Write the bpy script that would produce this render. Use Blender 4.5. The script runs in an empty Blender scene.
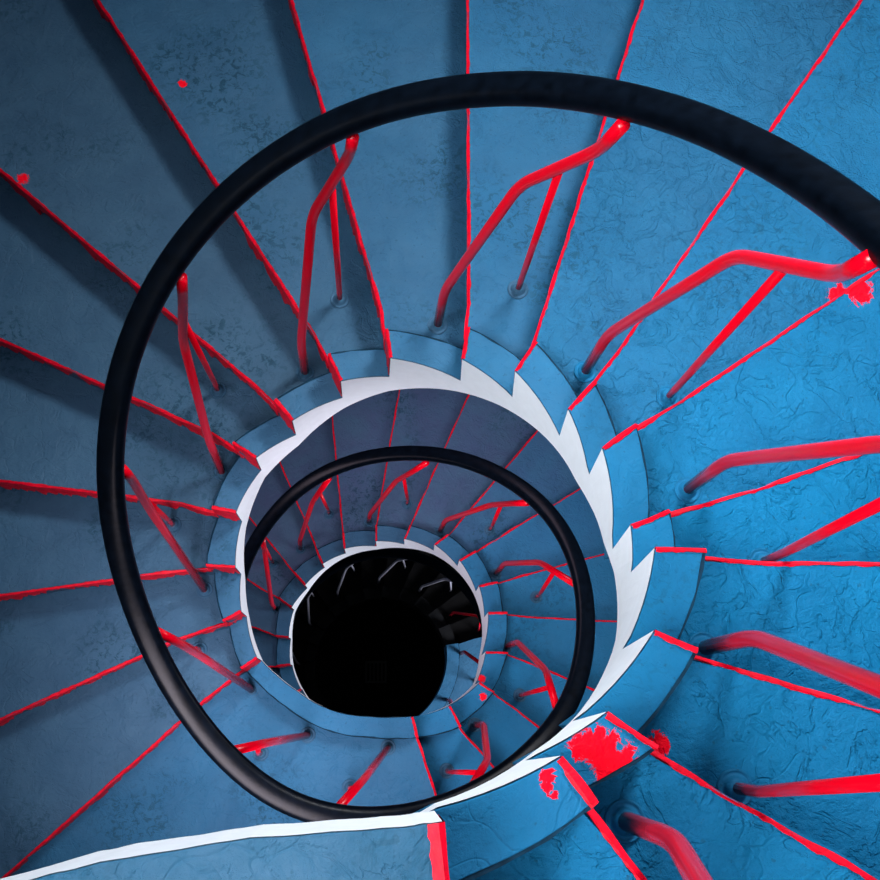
import bpy, bmesh, math, random
from mathutils import Vector, Matrix, noise

random.seed(7)
RAD = math.radians
H = 0.16                      # one riser, metres; all tables below are in risers
Z0 = 59 * H                   # kerb top of the upper landing above the floor
C0 = 0.50                     # kerb height above its tread
RW = 15.5                     # radius of the round shaft wall
col = bpy.context.scene.collection

# ------------------------------------------------------------------ survey of the stair (risers, degrees)
# nosing k: kerb inner radius, angle, kerb outer radius, angle, direction of the nosing line, its offset from the axis
NOSE = {
    0: (3.57, -84.2, 4.14, -84.2, -74.0, 0.6),
    1: (3.46, -67.0, 3.86, -65.6, -55.6, 0.63),
    2: (3.46, -55.4, 3.93, -52.6, -29.5, 1.57),
    3: (3.41, -37.0, 3.84, -35.3, -15.9, 1.30),
    4: (3.25, -18.7, 3.79, -16.1, -0.4, 1.09),
    5: (3.14, -10.7, 3.58, -6.2, 18.4, 1.54),
    6: (3.10, 12.7, 3.64, 16.4, 33.8, 1.13),
    7: (3.19, 29.2, 3.75, 32.1, 54.8, 1.49),
    8: (3.31, 49.3, 3.90, 50.5, 71.6, 1.41),
    9: (3.38, 65.6, 3.94, 67.7, 89.2, 1.51),
    10: (3.46, 86.9, 3.99, 88.6, 105.4, 1.23),
    11: (3.43, 102.3, 3.99, 104.1, 122.2, 1.29),
    12: (3.33, 120.8, 3.86, 122.2, 139.4, 1.20),
    13: (3.44, 136.7, 3.99, 138.2, 155.9, 1.32),
    14: (3.32, 154.5, 3.80, 156.5, 173.0, 1.19),
    15: (3.12, 172.4, 3.73, 173.1, 188.2, 1.03),
    16: (3.08, 188.3, 3.48, 190.8, 204.8, 0.97),
    17: (3.10, 207.0, 3.50, 207.8, 222.0, 0.93),
    18: (2.89, 288.2, 3.37, 287.6, 287.1, -0.08),
    19: (3.12, 307.1, 3.67, 305.7, 310.0, 0.25),
    20: (3.34, 325.8, 3.77, 326.1, 322.0, -0.30),
    21: (3.22, 341.5, 3.79, 344.1, 337.1, -0.50),
    22: (3.27, 362.9, 3.80, 362.5, 357.1, -0.31),
    23: (3.30, 378.8, 3.85, 377.9, 374.8, -0.24),
    24: (3.31, 397.3, 3.88, 396.2, 390.8, -0.40),
    25: (3.29, 414.3, 3.79, 412.0, 409.5, -0.17),
    26: (3.19, 432.3, 3.67, 431.7, 426.2, -0.37),
    27: (3.14, 449.6, 3.68, 449.7, 441.0, -0.56),
    28: (3.23, 469.5, 3.75, 467.6, 456.2, -0.75),
    29: (3.26, 485.1, 3.79, 483.6, 474.2, -0.58),
    30: (3.26, 501.4, 3.89, 499.8, 489.7, -0.67),
    31: (3.37, 516.7, 3.95, 514.7, 508.0, -0.49),
    32: (3.26, 534.5, 3.73, 534.4, 525.7, -0.43),
    33: (3.29, 551.3, 3.80, 550.6, 542.5, -0.50),
}
for j, a in ((34, 568.5), (35, 585.5), (36, 602.5), (37, 619.5), (38, 728.0)):
    NOSE[j] = (3.25, a, 3.78, a, a + (4 if j == 38 else -7), 0.2 if j == 38 else -0.45)
for j in range(39, 56):
    a = 728 + 15 * (j - 38)
    NOSE[j] = (3.2, a, 3.73, a, a - 4, -0.3)
MID = [(207.0, 3.10), (216.5, 2.96), (228.8, 2.84), (243.5, 2.80), (266.8, 2.74), (280, 2.80), (288.2, 2.89)]
UP = [(0.36, -3.55), (0.18, -3.57), (-0.25, -3.6), (-0.89, -3.63), (-1.33, -3.69), (-1.83, -3.76), (-2.14, -3.83),
      (-3.2, -4.1), (-5.5, -4.8), (-9.0, -6.0), (-13.2, -7.2)]
RAIL = [(4.2, -84, 0), (4.2, -67, 1), (4.2, -50, 2.2), (4.22, -30, 3.35), (4.2, -8, 4.9), (4.27, 14.1, 6.08), (4.376, 25.1, 6.75), (4.478, 35.8, 7.33), (4.662, 53.5, 8.26),
        (4.79, 64.4, 8.93), (4.88, 81.8, 9.76), (4.97, 95.9, 10.58), (4.955, 116.5, 11.77), (4.84, 135.4, 12.92),
        (4.56, 158.1, 14.2), (4.37, 174.5, 15.13), (4.265, 187.1, 15.93), (4.2, 203.1, 16.79),
        (4.25, 224.8, 17.22), (4.388, 238.8, 17.39), (4.52, 252.3, 17.56), (4.55, 268.6, 17.76), (4.56, 290, 18.4), (4.65, 314.9, 19.41),
        (4.76, 325.8, 20.0), (4.80, 340.0, 20.91), (4.81, 351.9, 21.49), (4.88, 369.8, 22.44), (4.90, 388.2, 23.51),
        (4.79, 406.6, 24.55), (4.69, 426.5, 25.68), (4.63, 441.7, 26.54), (4.63, 464.5, 27.75), (4.65, 482.6, 28.84),
        (4.62, 494.3, 29.56), (4.63, 505.0, 30.23), (4.6, 522, 31.2), (4.55, 551, 33), (4.55, 585, 35), (4.55, 619, 37), (4.5, 670, 37.6),
        (4.5, 728, 38.3), (4.5, 743, 39.2), (4.5, 773, 41.2), (4.5, 833, 45.2), (4.5, 893, 49.2), (4.5, 953, 53.2)]
# post: tread, [foot, knee, bend, bend, top] as (radius, angle, level), foot of the strut
POSTS = [
    (2, [(4.37, -60.0, -2.5), (4.38, -59.9, -1.0), (4.6, -69, 2.6), (4.35, -83, 4.6), (4.2, -86, 5.6)], (5.05, -73.7, -1.5)),
    (4, [(4.26, -29.8, -4.5), (4.27, -29.7, -2.95), (4.6, -39, 0.6), (4.35, -53, 2.6), (4.25, -56.5, 3.95)], (5.06, -45.0, -3.5)),
    (6, [(4.32, 2.9, -6.5), (4.33, 3.0, -4.9), (4.6, -6.5, -1.4), (4.35, -21, 0.6), (4.22, -25, 1.9)], (4.98, -11.2, -5.5)),
    (8, [(4.33, 38.4, -8.5), (4.41, 38.7, -7.0), (4.67, 29.4, -3.35), (4.39, 14.5, -1.36), (4.08, 10.8, -0.1)], (4.85, 23.4, -7.5)),
    (10, [(4.44, 75.9, -10.5), (4.49, 75.7, -9.0), (4.84, 66.5, -5.58), (4.65, 55.6, -3.68), (4.45, 53.2, -2.5)], (5.23, 61.8, -9.5)),
    (12, [(4.31, 110.6, -12.5), (4.36, 110.2, -11.0), (5.19, 102.7, -7.76), (5.1, 95.5, -5.93), (4.8, 95.1, -4.8)], (5.29, 98.7, -11.5)),
    (14, [(4.17, 144.6, -14.5), (4.36, 142.2, -12.8), (5.05, 133.7, -9.8), (4.81, 131.1, -7.98), (4.7, 130.0, -6.85)], (5.24, 130.8, -13.5)),
    (16, [(3.96, 178.4, -16.5), (4.41, 166.8, -11.8), (4.38, 164.7, -9.99), (4.32, 165.1, -8.85)], (4.8, 162.6, -15.5)),
    (18, [(3.66, 214.6, -18.5), (3.87, 203.6, -13.78), (3.88, 202.2, -11.96), (4.08, 198.9, -10.8)], (4.33, 195.9, -17.5)),
    (18, [(3.55, 242.7, -18.5), (3.88, 236.7, -14.25), (4.2, 232.8, -11.55)], (4.49, 232.4, -18.5)),
    (18, [(3.48, 275.3, -18.5), (3.97, 266.9, -14.46), (4.48, 260.5, -11.9)], (4.4, 262.3, -18.5)),
    (20, [(3.97, 312.0, -20.5), (3.97, 312.0, -18.3), (4.43, 303.6, -15.83), (4.52, 293.3, -12.9)], (4.45, 294.2, -19.5)),
    (22, [(3.89, 348.4, -22.5), (3.95, 348.6, -20.6), (4.42, 337.4, -17.4), (4.63, 324.6, -14.15)], (4.58, 331.7, -21.5)),
    (24, [(4.15, 383.2, -24.5), (4.22, 383.8, -22.7), (4.56, 375.6, -19.48), (4.7, 363.1, -16.3)], (4.98, 369.1, -23.5)),
    (26, [(4.04, 417.1, -26.5), (4.12, 416.8, -24.9), (4.61, 403.8, -21.32), (4.58, 397.7, -19.31), (4.7, 393.5, -18.05)], (4.98, 400.7, -25.5)),
    (28, [(4.1, 453.2, -28.5), (4.12, 452.7, -27.2), (4.43, 442.0, -23.41), (4.28, 436.6, -21.44), (4.45, 431.4, -20.2)], (4.67, 436.3, -27.5)),
    (30, [(4.43, 488.8, -30.5), (4.46, 487.8, -29.2), (4.64, 476.6, -25.43), (4.45, 468.6, -22.2)], (4.89, 470.4, -29.5)),
    (32, [(4.11, 519.5, -32.5), (4.13, 518.7, -31.1), (4.78, 502.7, -27.46), (4.52, 502.0, -24.3)], (4.95, 501.7, -31.5)),
]
def template(k, th, r=4.08):
    return (k, [(r, th, -k - C0), (r + .05, th - .2, -k - C0 + 1.5), (r + .55, th - 10, -k - C0 + 4.7), (r + .5, th - 16, -k - C0 + 6.5), (r + .45, th - 20, -k - C0 + 7.4)],
            (r + .85, th - 15, -k + 1 - C0))
for k, th, r in ((38, 721.4, 3.87), (38, 689.6, 3.76)):
    t = template(k, th, r); POSTS.append((t[0], t[1], (t[2][0], t[2][1], -38 - C0)))
for k, th in ((40, 749), (42, 776.5), (44, 806.5), (46, 837), (48, 865.5), (50, 895)):
    POSTS.append(template(k, th))

# ------------------------------------------------------------------ helpers
def W(x, y, z):                       # risers -> metres
    return Vector((x * H, y * H, Z0 + z * H))
def PW(r, deg, z):
    return W(r * math.cos(RAD(deg)), r * math.sin(RAD(deg)), z)
def link(o, parent=None):
    col.objects.link(o)
    if parent is not None: o.parent = parent
    return o
def empty(name, label, cat, group=None):
    o = bpy.data.objects.new(name, None); link(o); o.empty_display_size = .1
    o['label'] = label; o['category'] = cat
    if group: o['group'] = group
    return o
def mesh_obj(name, verts, faces, m, parent=None, smooth=False, bevel=0):
    me = bpy.data.meshes.new(name); me.from_pydata([tuple(v) for v in verts], [], faces)
    bm = bmesh.new(); bm.from_mesh(me)
    bmesh.ops.recalc_face_normals(bm, faces=bm.faces); bm.to_mesh(me); bm.free()
    me.materials.append(m)
    for p in me.polygons: p.use_smooth = smooth
    o = link(bpy.data.objects.new(name, me), parent)
    if bevel:
        b = o.modifiers.new('bevel', 'BEVEL'); b.width = bevel; b.segments = 2; b.limit_method = 'ANGLE'; b.angle_limit = RAD(40)
    return o
def lerp(a, b, t): return a + (b - a) * t
def interp(x, xs, ys):
    if x <= xs[0]: return ys[0]
    for i in range(1, len(xs)):
        if x <= xs[i]: return lerp(ys[i-1], ys[i], (x - xs[i-1]) / (xs[i] - xs[i-1]))
    return ys[-1]

# ------------------------------------------------------------------ materials
class NT:
    def __init__(s, name):
        s.m = bpy.data.materials.new(name); s.m.use_nodes = True
        s.t = s.m.node_tree; s.b = s.t.nodes['Principled BSDF']
    def n(s, typ, **kw):
        x = s.t.nodes.new(typ)
        for k, v in kw.items():
            if k.startswith('_'): setattr(x, k[1:], v)
            else: x.inputs[k].default_value = v
        return x
    def l(s, a, b): s.t.links.new(a, b)
    def noise(s, scale, detail=6, rough=.6, vec=None, dist=0):
        x = s.n('ShaderNodeTexNoise', Scale=scale, Detail=detail, Roughness=rough, Distortion=dist)
        if vec is not None: s.l(vec, x.inputs['Vector'])
        return x.outputs[0]
    def ramp(s, src, stops):
        r = s.n('ShaderNodeValToRGB'); e = r.color_ramp.elements
        while len(e) < len(stops): e.new(.5)
        for el, (p, c) in zip(e, stops):
            el.position = p; el.color = (c, c, c, 1) if isinstance(c, (int, float)) else (*c, 1)
        s.l(src, r.inputs[0]); return r.outputs[0]
    def mix(s, f, a, b, mode='MIX'):
        x = s.n('ShaderNodeMix', _data_type='RGBA', _blend_type=mode)
        for v, i in ((f, 0), (a, 6), (b, 7)):
            if isinstance(v, (int, float)): x.inputs[i].default_value = v
            elif isinstance(v, tuple): x.inputs[i].default_value = (*v, 1)
            else: s.l(v, x.inputs[i])
        return x.outputs[2]
    def math(s, op, a, b=0.0, clamp=False):
        x = s.n('ShaderNodeMath', _operation=op, _use_clamp=clamp)
        for v, i in ((a, 0), (b, 1)):
            if isinstance(v, (int, float)): x.inputs[i].default_value = v
            else: s.l(v, x.inputs[i])
        return x.outputs[0]

RED = (0.78, 0.0, 0.012)
# paint spills: x, y, z (risers), radius
SPILLS = []
_cache = {}
def paint(wear=0.0, rough_relief=1.0, spills=(), tint=None):
    """blue gloss paint on concrete: wear 0 fresh saturated, 1 dulled and stained"""
    key = (round(wear, 2), round(rough_relief, 2), tuple(spills), tint)
    if key in _cache: return _cache[key]
    s = NT('blue_paint'); geo = s.n('ShaderNodeNewGeometry'); P = geo.outputs['Position']
    fresh = s.mix(s.ramp(s.noise(5, 8, .65, P), [(.3, 0), (.7, 1)]), (.0, .104, .235), (.001, .138, .295))
    dull = s.mix(s.ramp(s.noise(6, 8, .7, P), [(.3, 0), (.7, 1)]), tint or (.030, .062, .102), (.044, .090, .138))
    c = s.mix(wear, fresh, dull)
    # dark speckle and scuffs, thicker where a broad noise says so
    broad = s.ramp(s.noise(3.2, 3, .5, P), [(.48, 0), (.66, 1)])
    fine = s.ramp(s.noise(42, 4, .7, P, .8), [(.50, 0), (.60, 1)])
    spk = s.math('MULTIPLY', s.math('MULTIPLY', broad, fine), .25 + .62 * wear)
    c = s.mix(spk, c, (.006, .035, .06))
    pits = s.ramp(s.noise(75, 2, .5, P), [(.66, 0), (.72, 1)])
    c = s.mix(s.math('MULTIPLY', pits, .5), c, (.01, .05, .09))
    rough = s.math('ADD', .5, s.math('MULTIPLY', broad, .15))
    # red spills
    for (x, y, z, r) in spills:
        w = W(x, y, z)
        d = s.n('ShaderNodeVectorMath', _operation='DISTANCE'); s.l(P, d.inputs[0]); d.inputs[1].default_value = w
        e = s.math('ADD', d.outputs['Value'], s.math('MULTIPLY', s.math('SUBTRACT', s.noise(34, 8, .8, P, 1.5), .5), r * H * 3.6))
        k = s.ramp(s.math('DIVIDE', e, r * H * 1.25), [(.76, 1), (.8, 0)])
        c = s.mix(k, c, RED)
    s.l(c, s.b.inputs['Base Color']); s.l(rough, s.b.inputs['Roughness'])
    s.b.inputs['Specular IOR Level'].default_value = .05 + .08 * wear
    # relief: lumps, flaking islands, brush drag
    lumps = s.noise(9, 9, .62, P, .3)
    flake = s.ramp(s.noise(11, 5, .6, P, .9), [(.47, 0), (.50, 1)])
    vor = s.n('ShaderNodeTexVoronoi', Scale=9.0, _feature='DISTANCE_TO_EDGE'); 
    wob = s.n('ShaderNodeTexNoise', Scale=9.0); s.l(P, wob.inputs['Vector'])
    vm = s.n('ShaderNodeVectorMath', _operation='MULTIPLY_ADD'); s.l(wob.outputs['Color'], vm.inputs[0]); vm.inputs[1].default_value = (.16, .16, .16); s.l(P, vm.inputs[2])
    s.l(vm.outputs[0], vor.inputs['Vector'])
    crack = s.math('MULTIPLY', s.ramp(vor.outputs['Distance'], [(0, 0), (.03, 1)]), s.ramp(s.noise(4, 2, .5, P), [(.45, 1), (.6, 0)]))
    hgt = s.math('ADD', s.math('MULTIPLY', lumps, 1.0), s.math('ADD', s.math('MULTIPLY', flake, .13), s.math('MULTIPLY', crack, .10)))
    hgt = s.math('ADD', hgt, s.math('MULTIPLY', s.noise(48, 5, .7, P), .30))
    b = s.n('ShaderNodeBump', Strength=.7 * rough_relief, Distance=.018); s.l(hgt, b.inputs['Height']); s.l(b.outputs[0], s.b.inputs['Normal'])
    _cache[key] = s.m; return s.m
def plain(name, c, rough=.5, bump=0, scale=60, spec=.5, metal=0, var=0):
    s = NT(name); geo = s.n('ShaderNodeNewGeometry'); P = geo.outputs['Position']
    n = s.noise(scale, 5, .6, P)
    cc = s.mix(s.ramp(n, [(.3, 0), (.7, 1)]), tuple(v * (1 - var) for v in c), tuple(min(1, v * (1 + var)) for v in c))
    s.l(cc, s.b.inputs['Base Color'])
    s.b.inputs['Roughness'].default_value = rough; s.b.inputs['Specular IOR Level'].default_value = spec; s.b.inputs['Metallic'].default_value = metal
    if bump:
        b = s.n('ShaderNodeBump', Strength=bump, Distance=.004); s.l(n, b.inputs['Height']); s.l(b.outputs[0], s.b.inputs['Normal'])
    return s.m
M_white = plain('white_paint', (.85, .91, .97), .6, .3, 30, .3, 0, .03)
M_red = plain('red_paint', (.56, .0, .014), .5, .5, 50, .15, 0, .3)
M_black = plain('black_handrail', (.0010, .002, .004), .28, .12, 40, .09, 0, .5)
M_dark = plain('unlit_black', (.0010, .0012, .0016), .7, .5, 30, .1, 0, .4)  # near-black: the deep flight's lack of light put into its colour
M_darkkerb = plain('unlit_kerb_grey', (.0022, .003, .004), .7, .4, 30, .12, 0, .4)  # same missing light put into the deep kerbs and string
M_grey = plain('pale_grey_paint', (.40, .42, .52), .4, .2, 40, .5, 0, .1)
M_wall = plain('shaft_wall_paint', (.02, .06, .11), .8, .4, 6, .2, 0, .3)
M_floor = plain('dark_floor', (.006, .006, .007), .9, .3, 20, .1, 0, .3)
M_shade_line = plain('shade_line_dark', (.003, .022, .045), .8, .4, 40, .1, 0, .5)  # colour of the shade painted in along the kerbs
M_grate = plain('grate_metal', (.045, .05, .056), .6, .2, 40, .3, .2, .2)
def bar_mat(name, hot, low_red):
    s = NT(name); a = s.n('ShaderNodeAttribute', _attribute_name='along')
    geo = s.n('ShaderNodeNewGeometry'); n = s.noise(40, 5, .6, geo.outputs['Position'])
    f = s.ramp(s.math('ADD', a.outputs['Fac'], s.math('MULTIPLY', s.math('SUBTRACT', n, .5), .08)), [(.40, 1), (.50, 0)])
    c = s.mix(f, hot, low_red)  # duller red over the lower part of each bar
    s.l(c, s.b.inputs['Base Color']); s.b.inputs['Roughness'].default_value = .2; s.b.inputs['Specular IOR Level'].default_value = .5
    b = s.n('ShaderNodeBump', Strength=.18, Distance=.003); s.l(n, b.inputs['Height']); s.l(b.outputs[0], s.b.inputs['Normal'])
    return s.m
M_bar = bar_mat('red_bar_paint', (.66, .0, .010), (.50, .010, .03))

# ------------------------------------------------------------------ stair geometry
RHO = [4.6, 5.4, 6.6, 8.2, 10.2, 12.6, RW - .04]
def nose_pts(k):
    """front edge of tread k, from the well to the wall, as (radius, degrees)"""
    ri, ti, ro, to, d, off = NOSE[k]
    u = (math.cos(RAD(d)), math.sin(RAD(d))); out = [(ri, ti), (ro, to)]
    for rho in RHO:
        s = math.sqrt(rho * rho - off * off)
        x = off * u[1] + s * u[0]; y = -off * u[0] + s * u[1]
        t = math.degrees(math.atan2(y, x)); t += 360 * round((ti - t) / 360); out.append((rho, t))
    return out
def inner_r(k, th):
    """well edge between nosing k-1 and k"""
    if k == 18: return interp(th, [m[0] for m in MID], [m[1] for m in MID])
    a, b = NOSE[k-1], NOSE[k]
    return lerp(a[0], b[0], (th - a[1]) / (b[1] - a[1]))
def well_r(a):
    """well edge at any angle"""
    if a < NOSE[0][1]: return 3.6 + .015 * (NOSE[0][1] - a)
    for k in range(1, 56):
        if a <= NOSE[k][1]: return inner_r(k, a)
    return NOSE[55][0]
def rake(k):                          # degrees by which a kerb end leans back over one riser
    return 2.3 if k <= 8 else 1.2 if k == 9 else 0 if k <= 17 else .6
def kerb_w(k, t):
    a, b = NOSE[k-1], NOSE[k]
    return lerp(a[2] - a[0], b[2] - b[0], t)
def segs(k): return max(6, int((NOSE[k][1] - NOSE[k-1][1]) / 3))
def soff(k):                          # underside below the kerb top at nosing k
    if k in (0, 1, 18, 38): return 1.0
    if k in (2, 17, 19, 37, 39): return 1.45
    return 1.75
_ks = sorted(NOSE); _ta = [NOSE[k][1] for k in _ks]; _zb = [-k - soff(k) for k in _ks]
def zsoff(th):
    """smooth underside of the whole stair at an angle"""
    v = [interp(th + d, _ta, _zb) for d in (-20, -15, -10, -5, 0, 5, 10, 15, 20)]
    return sum(v) / len(v)
def ragged(poly, up, mat, name, parent, ztop, wtop, hfront, rag, seed, step=.011, flip=1, thick=.003, lean=0):
    """painted edge: a thin skin over the arris with an uneven hand-brushed border.
    poly: list of (x,y) metres along the edge; the front face looks along the left normal * flip"""
    rnd = random.Random(seed); pts = []
    for (a, b) in zip(poly[:-1], poly[1:]):
        L = math.dist(a, b); n = max(1, int(L / step))
        pts += [(lerp(a[0], b[0], i / n), lerp(a[1], b[1], i / n)) for i in range(n)]
    pts.append(poly[-1]); V = []; F = []
    N = len(pts)
    for i, p in enumerate(pts):
        a = pts[max(0, i-1)]; b = pts[min(N-1, i+1)]
        tx, ty = b[0] - a[0], b[1] - a[1]; L = math.hypot(tx, ty) or 1
        nx, ny = -ty / L * flip, tx / L * flip
        q = i * step
        n1 = noise.noise((q * 9, seed * 3.1, 0)) + .6 * noise.noise((q * 40, seed * 1.7, 5)) + .35 * rnd.uniform(-1, 1)
        n2 = noise.noise((q * 5, seed * 2.3, 9)) + .8 * noise.noise((q * 22, seed * 5.1, 2)) + .4 * rnd.uniform(-1, 1)
        w = max(.0035, wtop * (1 + rag * .75 * n1)); h = max(.006, hfront * (1 + rag * n2))
        wob = .005 * noise.noise((q * 11, seed, 3))
        ox, oy = nx * (thick + wob), ny * (thick + wob)
        V += [(p[0] - nx * w, p[1] - ny * w, ztop + .001), (p[0] - nx * .004, p[1] - ny * .004, ztop + thick),
              (p[0] + ox, p[1] + oy, ztop - .002), (p[0] + ox * .9 - nx * lean * h, p[1] + oy * .9 - ny * lean * h, ztop - h), (p[0] - nx * (.004 + lean * h), p[1] - ny * (.004 + lean * h), ztop - h - .001)]
        if i:
            o = (i - 1) * 5; m = i * 5
            F += [(o + j, m + j, m + j + 1, o + j + 1) for j in range(4)]
    return mesh_obj(name, V, F, mat, parent)

def wear_of(k):
    return interp(k, [0, 5, 6, 7, 8, 9, 10, 12, 17, 18, 19, 21, 24, 26, 31, 33, 36, 38], [.15, .08, .15, .28, .4, .5, .65, .9, .85, .55, .3, .25, .4, .85, .9, .7, .5, .6])
def spill_list(k):
    return tuple((x, y, z, r) for (kk, x, y, z, r) in SPILLS if kk == k)

def make_step(k, parent, name='stair_step', dark=False, landing=False):
    zk = -k; zt = zk - C0
    front = nose_pts(k); back = nose_pts(k-1)
    ns = segs(k); nr = len(front)
    relief = 1.5 if k <= 8 else (.8 if k <= 18 else .6)
    m_t = M_dark if dark else paint(wear_of(k), relief, spill_list(k), (.046, .054, .112) if 24 <= k <= 31 else None)  # violet cast of the ambient light put into the colour of these treads
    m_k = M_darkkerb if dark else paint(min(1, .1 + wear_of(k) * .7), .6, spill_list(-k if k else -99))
    # body
    V = []; F = []
    def at(i, j):
        t = j / ns
        r0, a0 = back[i]; r1, a1 = front[i]; a0 -= math.degrees(.22 / r0)
        a = lerp(a0, a1, t)
        if i == 0: r = well_r(a) + .06
        else: r = lerp(r0, r1, t)
        if landing and i == 1: r = inner_r(k, max(a, NOSE[k-1][1])) + kerb_w(k, t)
        return r, a
    for lev in (0, 1):
        for i in range(nr):
            for j in range(ns + 1):
                r, a = at(i, j); t = j / ns
                if lev == 0:
                    z = zt
                    if j == ns and i < 2: a -= rake(k) * C0
                else:
                    z = zsoff(lerp(NOSE[k-1][1], NOSE[k][1], t)) + .02
                    if j == ns: a -= math.degrees(.10 / r) if i > 1 else rake(k) * 1.5          # raked riser
                V.append(PW(r, a, z))
    n1 = nr * (ns + 1)
    ix = lambda lev, i, j: lev * n1 + i * (ns + 1) + j
    for i in range(nr - 1):
        for j in range(ns):
            F.append((ix(0, i, j), ix(0, i, j+1), ix(0, i+1, j+1), ix(0, i+1, j)))
            F.append((ix(1, i, j), ix(1, i+1, j), ix(1, i+1, j+1), ix(1, i, j+1)))
        for j in (0, ns): F.append((ix(0, i, j), ix(0, i+1, j), ix(1, i+1, j), ix(1, i, j)))
    for j in range(ns):
        for i in (0, nr - 1): F.append((ix(0, i, j), ix(1, i, j), ix(1, i, j+1), ix(0, i, j+1)))
    step = mesh_obj(name, V, F, m_t, parent)
    # kerb
    V = []; F = []; a0 = NOSE[k-1][1] - 3.2; a1 = NOSE[k][1]; b1 = NOSE[k][3]; b0 = NOSE[k-1][3] - 3.2
    for j in range(ns + 1):
        t = j / ns; a = lerp(a0, a1, t); b = lerp(b0, b1, t)
        ri = well_r(a); ro = ri + kerb_w(k, t); q = rake(k) * (C0 + .06) if j == ns else 0
        wv = .012 * noise.noise((j * .9, k * 3.3, 0)); wz = 0
        V += [PW(ri, a, zk + wz), PW(ro + wv * 2, b, zk + wz - .02), PW(ro - .09 + wv, b - q, zt - .06), PW(ri, a - q, zt - .06)]
        if j:
            o = (j-1) * 4; m = j * 4
            F += [(o + q, m + q, m + (q + 1) % 4, o + (q + 1) % 4) for q in range(4)]
    F += [(0, 1, 2, 3), tuple(ns * 4 + q for q in (3, 2, 1, 0))]
    mesh_obj('kerb', V, F, m_k, step, bevel=.0015)
    # painted-in shade line: thin dark strip down the outer side of the kerb
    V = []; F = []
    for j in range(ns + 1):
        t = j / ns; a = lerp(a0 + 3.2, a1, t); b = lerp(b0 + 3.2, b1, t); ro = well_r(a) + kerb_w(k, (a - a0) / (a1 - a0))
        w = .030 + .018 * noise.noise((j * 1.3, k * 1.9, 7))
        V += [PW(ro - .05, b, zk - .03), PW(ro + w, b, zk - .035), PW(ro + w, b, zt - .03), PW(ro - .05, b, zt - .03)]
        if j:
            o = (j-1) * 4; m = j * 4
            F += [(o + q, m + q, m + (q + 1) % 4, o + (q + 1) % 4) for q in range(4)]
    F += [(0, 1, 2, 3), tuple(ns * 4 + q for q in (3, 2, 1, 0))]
    mesh_obj('kerb_shade_line', V, F, M_dark if dark else M_shade_line, step)
    if dark or k == 38: return step
    # red arrises: kerb end and tread nosing
    pi = PW(NOSE[k][0] + .0, a1, 0); po = PW(NOSE[k][2] + .02, b1, 0)
    left = 10 <= k <= 17 or 27 <= k <= 33
    e = ragged([(pi.x, pi.y), (po.x, po.y)], 1, M_red, 'kerb_edge_paint', step, Z0 + zk * H, .007,
           {1: .02, 2: .016, 3: .016}.get(k, .145 if left else .06), .6, k * 7 + 1, step=.006, flip=1, lean=.12 if k <= 9 else 0)
    e['label'] = 'red painted end of the kerb'
    fr = [PW(r, a, 0) for r, a in front[1:]]
    hf = .024 if k in (1, 2) else .012 if k <= 9 else .072 if k <= 17 else .024 if k <= 21 else .012 if k <= 26 else .02
    n = ragged([(p.x, p.y) for p in fr], 1, M_red, 'nosing_paint', step, Z0 + zt * H, .006 if k <= 9 else .005, hf, .95, k * 13 + 5, flip=1)
    n['label'] = 'ragged red painted nosing'
    return step

def make_string(ks, parent, mat):
    """white sawtooth face of the stair towards the well"""
    V = []; F = []
    for k in ks:
        ns = segs(k); base = len(V); a0 = NOSE[k-1][1] - rake(k-1); a1 = NOSE[k][1] - rake(k)
        for j in range(ns + 1):
            a = lerp(a0, a1, j / ns); r = well_r(a) - .014
            V += [PW(r, a, -k - .006), PW(r, a, zsoff(a))]
            if j: F.append((base + j*2 - 2, base + j*2, base + j*2 + 1, base + j*2 - 1))
        m = len(V); r0 = well_r(a1) - .014; r1 = well_r(NOSE[k][1]) - .014       # the leaning tooth
        V += [PW(r0, a1, -k - .006), PW(r1, NOSE[k][1], -k - .006), PW(r0, a1, -k - 1.0)]; F.append((m, m + 1, m + 2))
        # the tooth: close the drop to the next kerb
    o = mesh_obj('inner_string', V, F, mat, parent, smooth=False)
    o['label'] = 'white painted face towards the well'
    return o

# spills: step (negative: its kerb), x, y, z in risers, radius
def polar(r, a): return r * math.cos(RAD(a)), r * math.sin(RAD(a))
def spill(k, r, a, rad, z=None):
    x, y = polar(r, a); SPILLS.append((k, x, y, (-abs(k) if k < 0 else -k - C0) if z is None else z, rad))
spill(-2, 3.58, -60.6, .15); spill(-2, 3.72, -59.2, .19); spill(-2, 3.86, -58.0, .17); spill(-2, 3.56, -57.9, .06)
spill(-1, 3.55, -69.4, .06); spill(-1, 3.62, -70.0, .05); spill(-1, 3.69, -69.5, .035); spill(3, 4.22, -48.0, .11)
spill(-20, 3.62, 321.8, .10); spill(-21, 3.40, 329.5, .10)
spill(15, 7.6, 181.5, .16); spill(12, 11.27, 132.4, .12); spill(11, 10.92, 112.6, .09); spill(10, 12.9, 114.3, .12); spill(6, 7.95, 25.0, .22); spill(7, 8.3, 26.6, .18)

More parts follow.
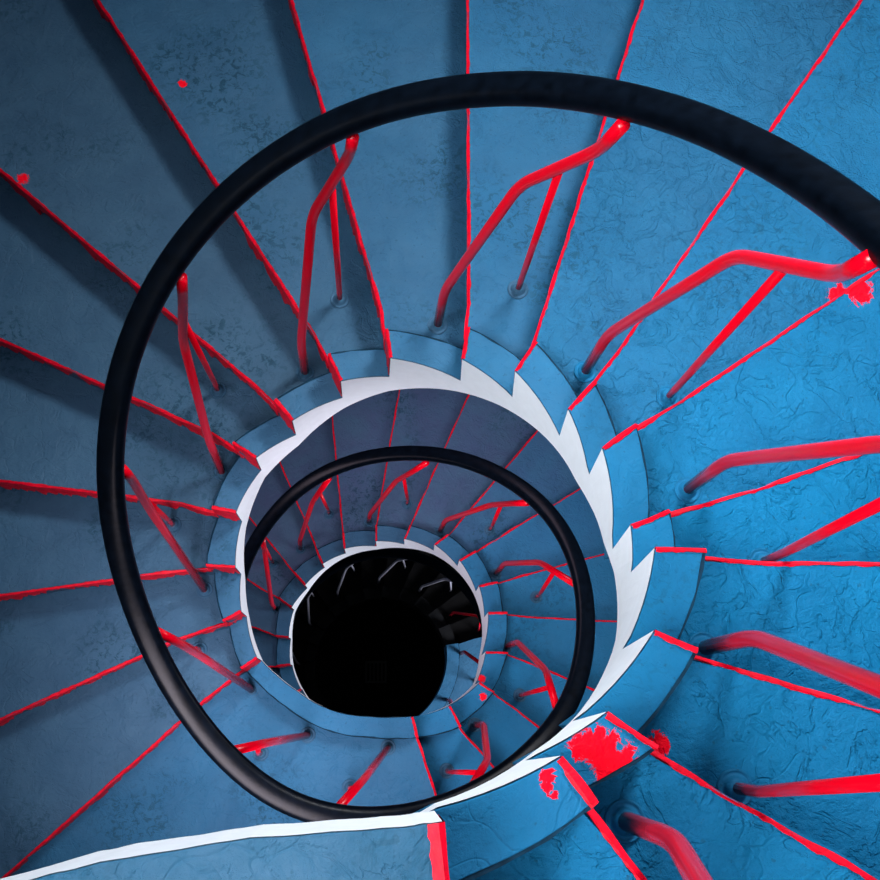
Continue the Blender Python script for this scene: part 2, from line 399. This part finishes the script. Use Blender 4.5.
# upper landing
up = empty('stair_landing', 'blue concrete landing with white rim, nearest and topmost, along the bottom edge of the photo', 'landing')
mU = paint(.5, .9); mUk = paint(.8, .8, (), (.008, .045, .078))
nA = nose_pts(0)
pts = [W(x, y, 0) for x, y in UP]
def offset_line(P, d):
    out = []
    for i, p in enumerate(P):
        a = P[max(0, i-1)]; b = P[min(len(P)-1, i+1)]; t = (b - a).normalized()
        out.append(Vector((p.x - t.y * d, p.y + t.x * d, p.z)))
    return out
ko = offset_line(pts, .57 * H)
arc = []
aEnd = nA[-1][1]; aSt = math.degrees(math.atan2(UP[-1][1], UP[-1][0])) 
for i in range(15): arc.append(PW(RW - .25, lerp(aSt, aEnd, i / 14), 0))
loop = [Vector((p.x, p.y, 0)) for p in offset_line(pts, .02)] + [Vector((p.x, p.y, 0)) for p in arc] + [Vector((p.x, p.y, 0)) for p in [PW(r, a, 0) for r, a in reversed(nA[1:-1])]]
V = [(p.x, p.y, Z0 - C0 * H) for p in loop] + [(p.x, p.y, Z0 - .95 * H) for p in loop]
n = len(loop)
F = [tuple(range(n)), tuple(reversed(range(n, 2*n)))] + [(i, (i+1) % n, n + (i+1) % n, n + i) for i in range(n)]
slab = mesh_obj('landing_slab', V, F, mU, up)
def dens(P, n=6):
    out = []
    for a, b in zip(P[:-1], P[1:]): out += [a.lerp(b, i / n) for i in range(n)]
    return out + [P[-1]]
pd = dens(pts); kd = dens(ko); V = []; F = []
for j, (a, b) in enumerate(zip(pd, kd)):
    wv = .02 * H * noise.noise((j * .35, 2, 0)) if 0 < j else 0
    V += [(a.x, a.y + wv * .5, Z0), (b.x, b.y, Z0 - .003), (b.x, b.y, Z0 - .56 * H), (a.x, a.y + wv * .5, Z0 - .56 * H)]
    if j:
        o = (j-1) * 4; m = j * 4
        F += [(o + q, m + q, m + (q + 1) % 4, o + (q + 1) % 4) for q in range(4)]
L = len(pd) - 1
F += [(0, 1, 2, 3), tuple(L * 4 + q for q in (3, 2, 1, 0))]
mesh_obj('kerb', V, F, mUk, up, bevel=.0015)
V = []; F = []
for j, a in enumerate(pd):
    wv = .02 * H * noise.noise((j * .35, 2, 0)) if 0 < j else 0
    x = interp(j / 6, [0, 2, 4, 7, 10], [.85, .85, .9, 1.3, 1.3])
    V += [(a.x, a.y + .001 + wv * .5, Z0 - .0008), (a.x, a.y + .001 + wv * .5, Z0 - x * H)]
    if j: F.append((j*2 - 2, j*2, j*2 + 1, j*2 - 1))
o = mesh_obj('inner_string', V, F, M_white, up); o['label'] = 'white painted face towards the well'
p0 = pts[0]; p1 = ko[0]
e = ragged([(p0.x, p0.y), (p1.x, p1.y)], 1, M_red, 'kerb_edge_paint', up, Z0, .016, .085, .5, 3, step=.006, flip=1); e['label'] = 'red painted end of the kerb'
fr = [PW(r, a, 0) for r, a in nA[1:]]
e = ragged([(p.x, p.y) for p in fr], 1, M_red, 'nosing_paint', up, Z0 - C0 * H, .010, .03, .7, 4, flip=1); e['label'] = 'ragged red painted nosing'

# flights and landings
fl1 = empty('stair_flight', 'upper curved flight of blue steps with red nosings, nearest turn of the spiral', 'stairs')
for k in range(1, 18): make_step(k, fl1)
make_string(range(1, 18), fl1, M_white)
lan2 = empty('stair_landing', 'blue concrete quarter landing at lower left of the well, with three red posts', 'landing')
make_step(18, lan2, 'landing_slab', landing=True); make_string([18], lan2, M_white)
fl2 = empty('stair_flight', 'second curved flight of blue steps, inner ring seen below the quarter landing', 'stairs')
for k in range(19, 38): make_step(k, fl2)
make_string(range(19, 38), fl2, M_white)
lan3 = empty('stair_landing', 'small lit blue landing beside the black hole, deepest blue surface of the well', 'landing')
make_step(38, lan3, 'landing_slab', landing=True)
make_string([38], lan3, paint(.5, .3))
fl3 = empty('stair_flight', 'unlit black flight of steps in the depth of the well', 'stairs')
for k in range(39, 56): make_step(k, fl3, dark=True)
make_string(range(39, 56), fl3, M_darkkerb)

# ------------------------------------------------------------------ railing
def round_path(P, rad, n=6):
    out = [P[0]]
    for a, p, b in zip(P[:-2], P[1:-1], P[2:]):
        d1 = (a - p); d2 = (b - p); r = min(rad, d1.length * .45, d2.length * .45)
        s = p + d1.normalized() * r; e = p + d2.normalized() * r
        for i in range(n + 1):
            t = i / n; out.append(s * (1-t)**2 + p * 2 * t * (1-t) + e * t * t)
    out.append(P[-1]); return out
def tube(name, P, r, m, parent, n=14, cap=True):
    V = []; F = []; al = []
    T0 = (P[1] - P[0]).normalized(); up = Vector((1, 0, 0)) if abs(T0.x) < .9 else Vector((0, 1, 0))
    N = (up - T0 * up.dot(T0)).normalized(); tot = sum((b - a).length for a, b in zip(P[:-1], P[1:])); s = 0
    for i, p in enumerate(P):
        a = P[max(0, i-1)]; b = P[min(len(P)-1, i+1)]; T = (b - a).normalized()
        N = (N - T * N.dot(T)).normalized(); B = T.cross(N)
        if i: s += (p - P[i-1]).length
        for j in range(n):
            q = 2 * math.pi * j / n; V.append(p + (N * math.cos(q) + B * math.sin(q)) * r); al.append(s / tot)
        if i:
            o = (i-1) * n; k = i * n
            F += [(o + j, o + (j+1) % n, k + (j+1) % n, k + j) for j in range(n)]
    if cap: F += [tuple(reversed(range(n))), tuple((len(P)-1) * n + j for j in range(n))]
    o = mesh_obj(name, V, F, m, parent, smooth=True)
    at = o.data.attributes.new('along', 'FLOAT', 'POINT')
    at.data.foreach_set('value', al)
    return o
def lathe(name, c, prof, m, parent, n=28):
    V = []; F = []
    for i, (r, z) in enumerate(prof):
        for j in range(n):
            q = 2 * math.pi * j / n; wb = 1 + .04 * noise.noise((math.cos(q) * 2, math.sin(q) * 2, c.x * 9 + c.y * 7))
            V.append((c.x + r * wb * math.cos(q), c.y + r * wb * math.sin(q), c.z + z))
        if i: F += [((i-1)*n + j, (i-1)*n + (j+1) % n, i*n + (j+1) % n, i*n + j) for j in range(n)]
    F.append(tuple((len(prof)-1) * n + j for j in range(n)))
    return mesh_obj(name, V, F, m, parent, smooth=True)
PLATE = [(.030, -.004), (.030, .004), (.028, .006), (.026, .003), (.021, .003), (.019, .006), (.017, .014), (.010, .017)]

railing = empty('stair_railing', 'spiral stair railing with black handrail on bent red posts', 'railing')
# handrail: smooth the surveyed helix, then sweep a flattened oval
ths = [p[1] for p in RAIL]
def cat(xs, ys, x):
    i = 0
    while i < len(xs) - 2 and x > xs[i+1]: i += 1
    def slope(j):
        if j == 0: return (ys[1] - ys[0]) / (xs[1] - xs[0])
        if j == len(xs) - 1: return (ys[-1] - ys[-2]) / (xs[-1] - xs[-2])
        return (ys[j+1] - ys[j-1]) / (xs[j+1] - xs[j-1])
    h = xs[i+1] - xs[i]; t = (x - xs[i]) / h
    return ((2*t**3 - 3*t*t + 1) * ys[i] + (t**3 - 2*t*t + t) * h * slope(i) + (-2*t**3 + 3*t*t) * ys[i+1] + (t**3 - t*t) * h * slope(i+1))
raw = []
a = ths[0]
while a <= ths[-1]:
    raw.append((a, cat(ths, [p[0] for p in RAIL], a), cat(ths, [p[2] for p in RAIL], a))); a += 2.0
def smooth(v, w=5):
    return [sum(v[max(0, i-w):i+w+1]) / len(v[max(0, i-w):i+w+1]) for i in range(len(v))]
rr = smooth([x[1] for x in raw]); kk = smooth([x[2] for x in raw], 7)
path = [PW(r, x[0], 5.7 - k) for x, r, k in zip(raw, rr, kk)]
V = []; F = []; n = 20; HWID = .215 * H; HTHK = .155 * H
for i, p in enumerate(path):
    T = (path[min(len(path)-1, i+1)] - path[max(0, i-1)]).normalized()
    Rr = Vector((p.x, p.y, 0)).normalized(); Rr = (Rr - T * Rr.dot(T)).normalized(); U = Rr.cross(T); U = U if U.z > 0 else -U
    for j in range(n):
        q = 2 * math.pi * j / n; c, s = math.cos(q), math.sin(q)
        V.append(p + Rr * HWID * math.copysign(abs(c) ** .75, c) + U * HTHK * math.copysign(abs(s) ** .75, s))
    if i: F += [((i-1)*n + j, (i-1)*n + (j+1) % n, i*n + (j+1) % n, i*n + j) for j in range(n)]
F += [tuple(reversed(range(n))), tuple((len(path)-1) * n + j for j in range(n))]
o = mesh_obj('handrail', V, F, M_black, railing, smooth=True); o['label'] = 'glossy black handrail'

for k, P, sf in POSTS:
    dark = k >= 40
    mb = M_grey if k >= 42 else M_bar
    pts = [PW(*p) for p in P]; pts[0].z += .004; pts[-1].z -= .035
    rb = (.086 if k < 40 else .062) * H; 
    pr = tube('post', round_path(pts, .055), rb, mb, railing)
    pr['label'] = 'dull grey bent post' if k >= 42 else 'glossy red bent post'
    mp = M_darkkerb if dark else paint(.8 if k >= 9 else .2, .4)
    lathe('base_plate', PW(*P[0]), PLATE, mp, pr)
    if sf:
        nb = len(pts)
        i = 2 if nb == 5 else (1 if (nb == 4 and k in (16, 18)) else nb - 2)
        top = pts[i].lerp(pts[i+1], .55 if nb == 5 else .45)
        if k == 18 and nb == 3: top = pts[1].lerp(pts[2], .35)
        bot = PW(*sf); mid = bot.lerp(top, .12); mid.x, mid.y = bot.x, bot.y
        st = tube('strut', round_path([bot, mid, top], .03), (.058 if k < 40 else .04) * H, mb, pr, n=10)
        lathe('base_plate', bot, PLATE, mp, st)

# ------------------------------------------------------------------ setting
n = 96
for i, side in enumerate(('right', 'back_right', 'back', 'back_left', 'left', 'front_left', 'front', 'front_right')):
    V = []; F = []
    for j in range(13):
        q = i * 45 - 22.5 + j * 3.75
        V += [PW(RW, q, -59), PW(RW, q, 22)]
        if j: F.append((j*2 - 2, j*2, j*2 + 1, j*2 - 1))
    o = mesh_obj('wall_' + side, V, F, M_wall, None, smooth=True); o['kind'] = 'structure'
V = [PW(RW + .3, 360 * j / n, -59) for j in range(n)]
o = mesh_obj('floor', V, [tuple(range(n))], M_floor); o['kind'] = 'structure'
# a small grate at the foot of the well
gx, gy = .23, .34
gr = empty('floor_grate', 'small dim square grate on the dark floor at the bottom of the well', 'grate')
gr.location = W(gx, gy, -59)
def boxes(name, B, m, parent):
    V = []; F = []
    for (x0, x1, y0, y1, z0, z1) in B:
        o = len(V); V += [(x, y, z) for z in (z0, z1) for x, y in ((x0, y0), (x1, y0), (x1, y1), (x0, y1))]
        F += [tuple(o + i for i in f) for f in ((0, 3, 2, 1), (4, 5, 6, 7), (0, 1, 5, 4), (1, 2, 6, 5), (2, 3, 7, 6), (3, 0, 4, 7))]
    return mesh_obj(name, V, F, m, parent)
boxes('frame', [(-.11, .11, -.11, -.09, 0, .02), (-.11, .11, .09, .11, 0, .02), (-.11, -.09, -.09, .09, 0, .02), (.09, .11, -.09, .09, 0, .02)], M_grate, gr)
for i in range(4):
    x = -.06 + .04 * i; boxes('bar', [(x - .008, x + .008, -.09, .09, .004, .016)], M_grate, gr)

# ------------------------------------------------------------------ light
def area(name, loc, target, size, power, color, spread=180, sy=None):
    l = bpy.data.lights.new(name, 'AREA'); l.size = size; l.energy = power; l.color = color; l.spread = RAD(spread)
    if sy: l.shape = 'RECTANGLE'; l.size_y = sy
    o = bpy.data.objects.new(name, l); link(o); o.location = loc
    o.rotation_euler = (Vector(target) - Vector(loc)).to_track_quat('-Z', 'Y').to_euler(); return o
area('window_light_upper', PW(14.6, 58, 8), PW(1, 250, -8), .8, 98, (.94, .97, 1.0), 115)
area('fill_light_landing', PW(12.0, -160, 12), PW(4.2, 28, -6), 2.2, 34, (.95, .97, 1.0), 58)  # added soft fill for the white faces, no window built
area('fill_light_stairhead', W(-4.5, -6.0, 8), W(3.5, -1.5, -5), 1.2, 6, (.96, .97, 1.0), 75)  # added fill near the camera, brightens post feet and the first steps
area('fill_light_overhead', PW(6, -80, 18), PW(4, -5, -5), 2.0, 12, (.95, .97, 1.0), 90)  # added weak front fill from above the camera
area('fill_light_middle', PW(6.5, 14, -10.0), PW(3.3, 180, -29), .6, 13, (.95, .95, 1.0), 120)  # added unseen fill beneath the right steps, reaches across the second turn
area('fill_light_quarter_landing', PW(8.0, -110, -6.5), PW(3.3, 80, -26), 1.0, 17, (1.0, .88, .98), 75)  # added fill under the top landing, lifts the second turn's white faces
area('fill_under_left_steps', PW(8.0, 165, -19.5), PW(3.5, 165, -32), .6, 10, (1.0, .80, .96), 150)  # added fill without a fitting, hidden below the left treads
area('fill_under_back_steps', PW(8.5, 85, -14.5), PW(3.5, 85, -27.5), .6, 7.5, (1.0, .74, .94), 150)  # added pinkish fill without a fitting, hidden below the back treads
area('window_light_lower', PW(11.0, -20, -30), PW(4.3, -18, -38), .5, 65, (.95, .93, 1.0))
w = bpy.data.worlds.new('world'); bpy.context.scene.world = w; w.use_nodes = True
bg = w.node_tree.nodes['Background']; bg.inputs[0].default_value = (.70, .68, 1.0, 1); bg.inputs[1].default_value = .44

# ------------------------------------------------------------------ camera
FPX = 1000.0; NADIR = (370, 725); AX = (.12, 2.93)
d = Vector(((NADIR[0] - 440) / FPX, -(NADIR[1] - 440) / FPX, -1)).normalized()
q = d.rotation_difference(Vector((0, 0, -1)))
cam = bpy.data.cameras.new('camera'); co = bpy.data.objects.new('camera', cam); link(co)
cam.sensor_width = 36; cam.lens = 36 * FPX / 880; cam.clip_start = .02
co.location = W(-AX[0], -AX[1], 7); co.rotation_mode = 'QUATERNION'; co.rotation_quaternion = q
bpy.context.scene.camera = co
vs = bpy.context.scene.view_settings; vs.view_transform = 'Standard'; vs.look = 'None'; vs.exposure = 0
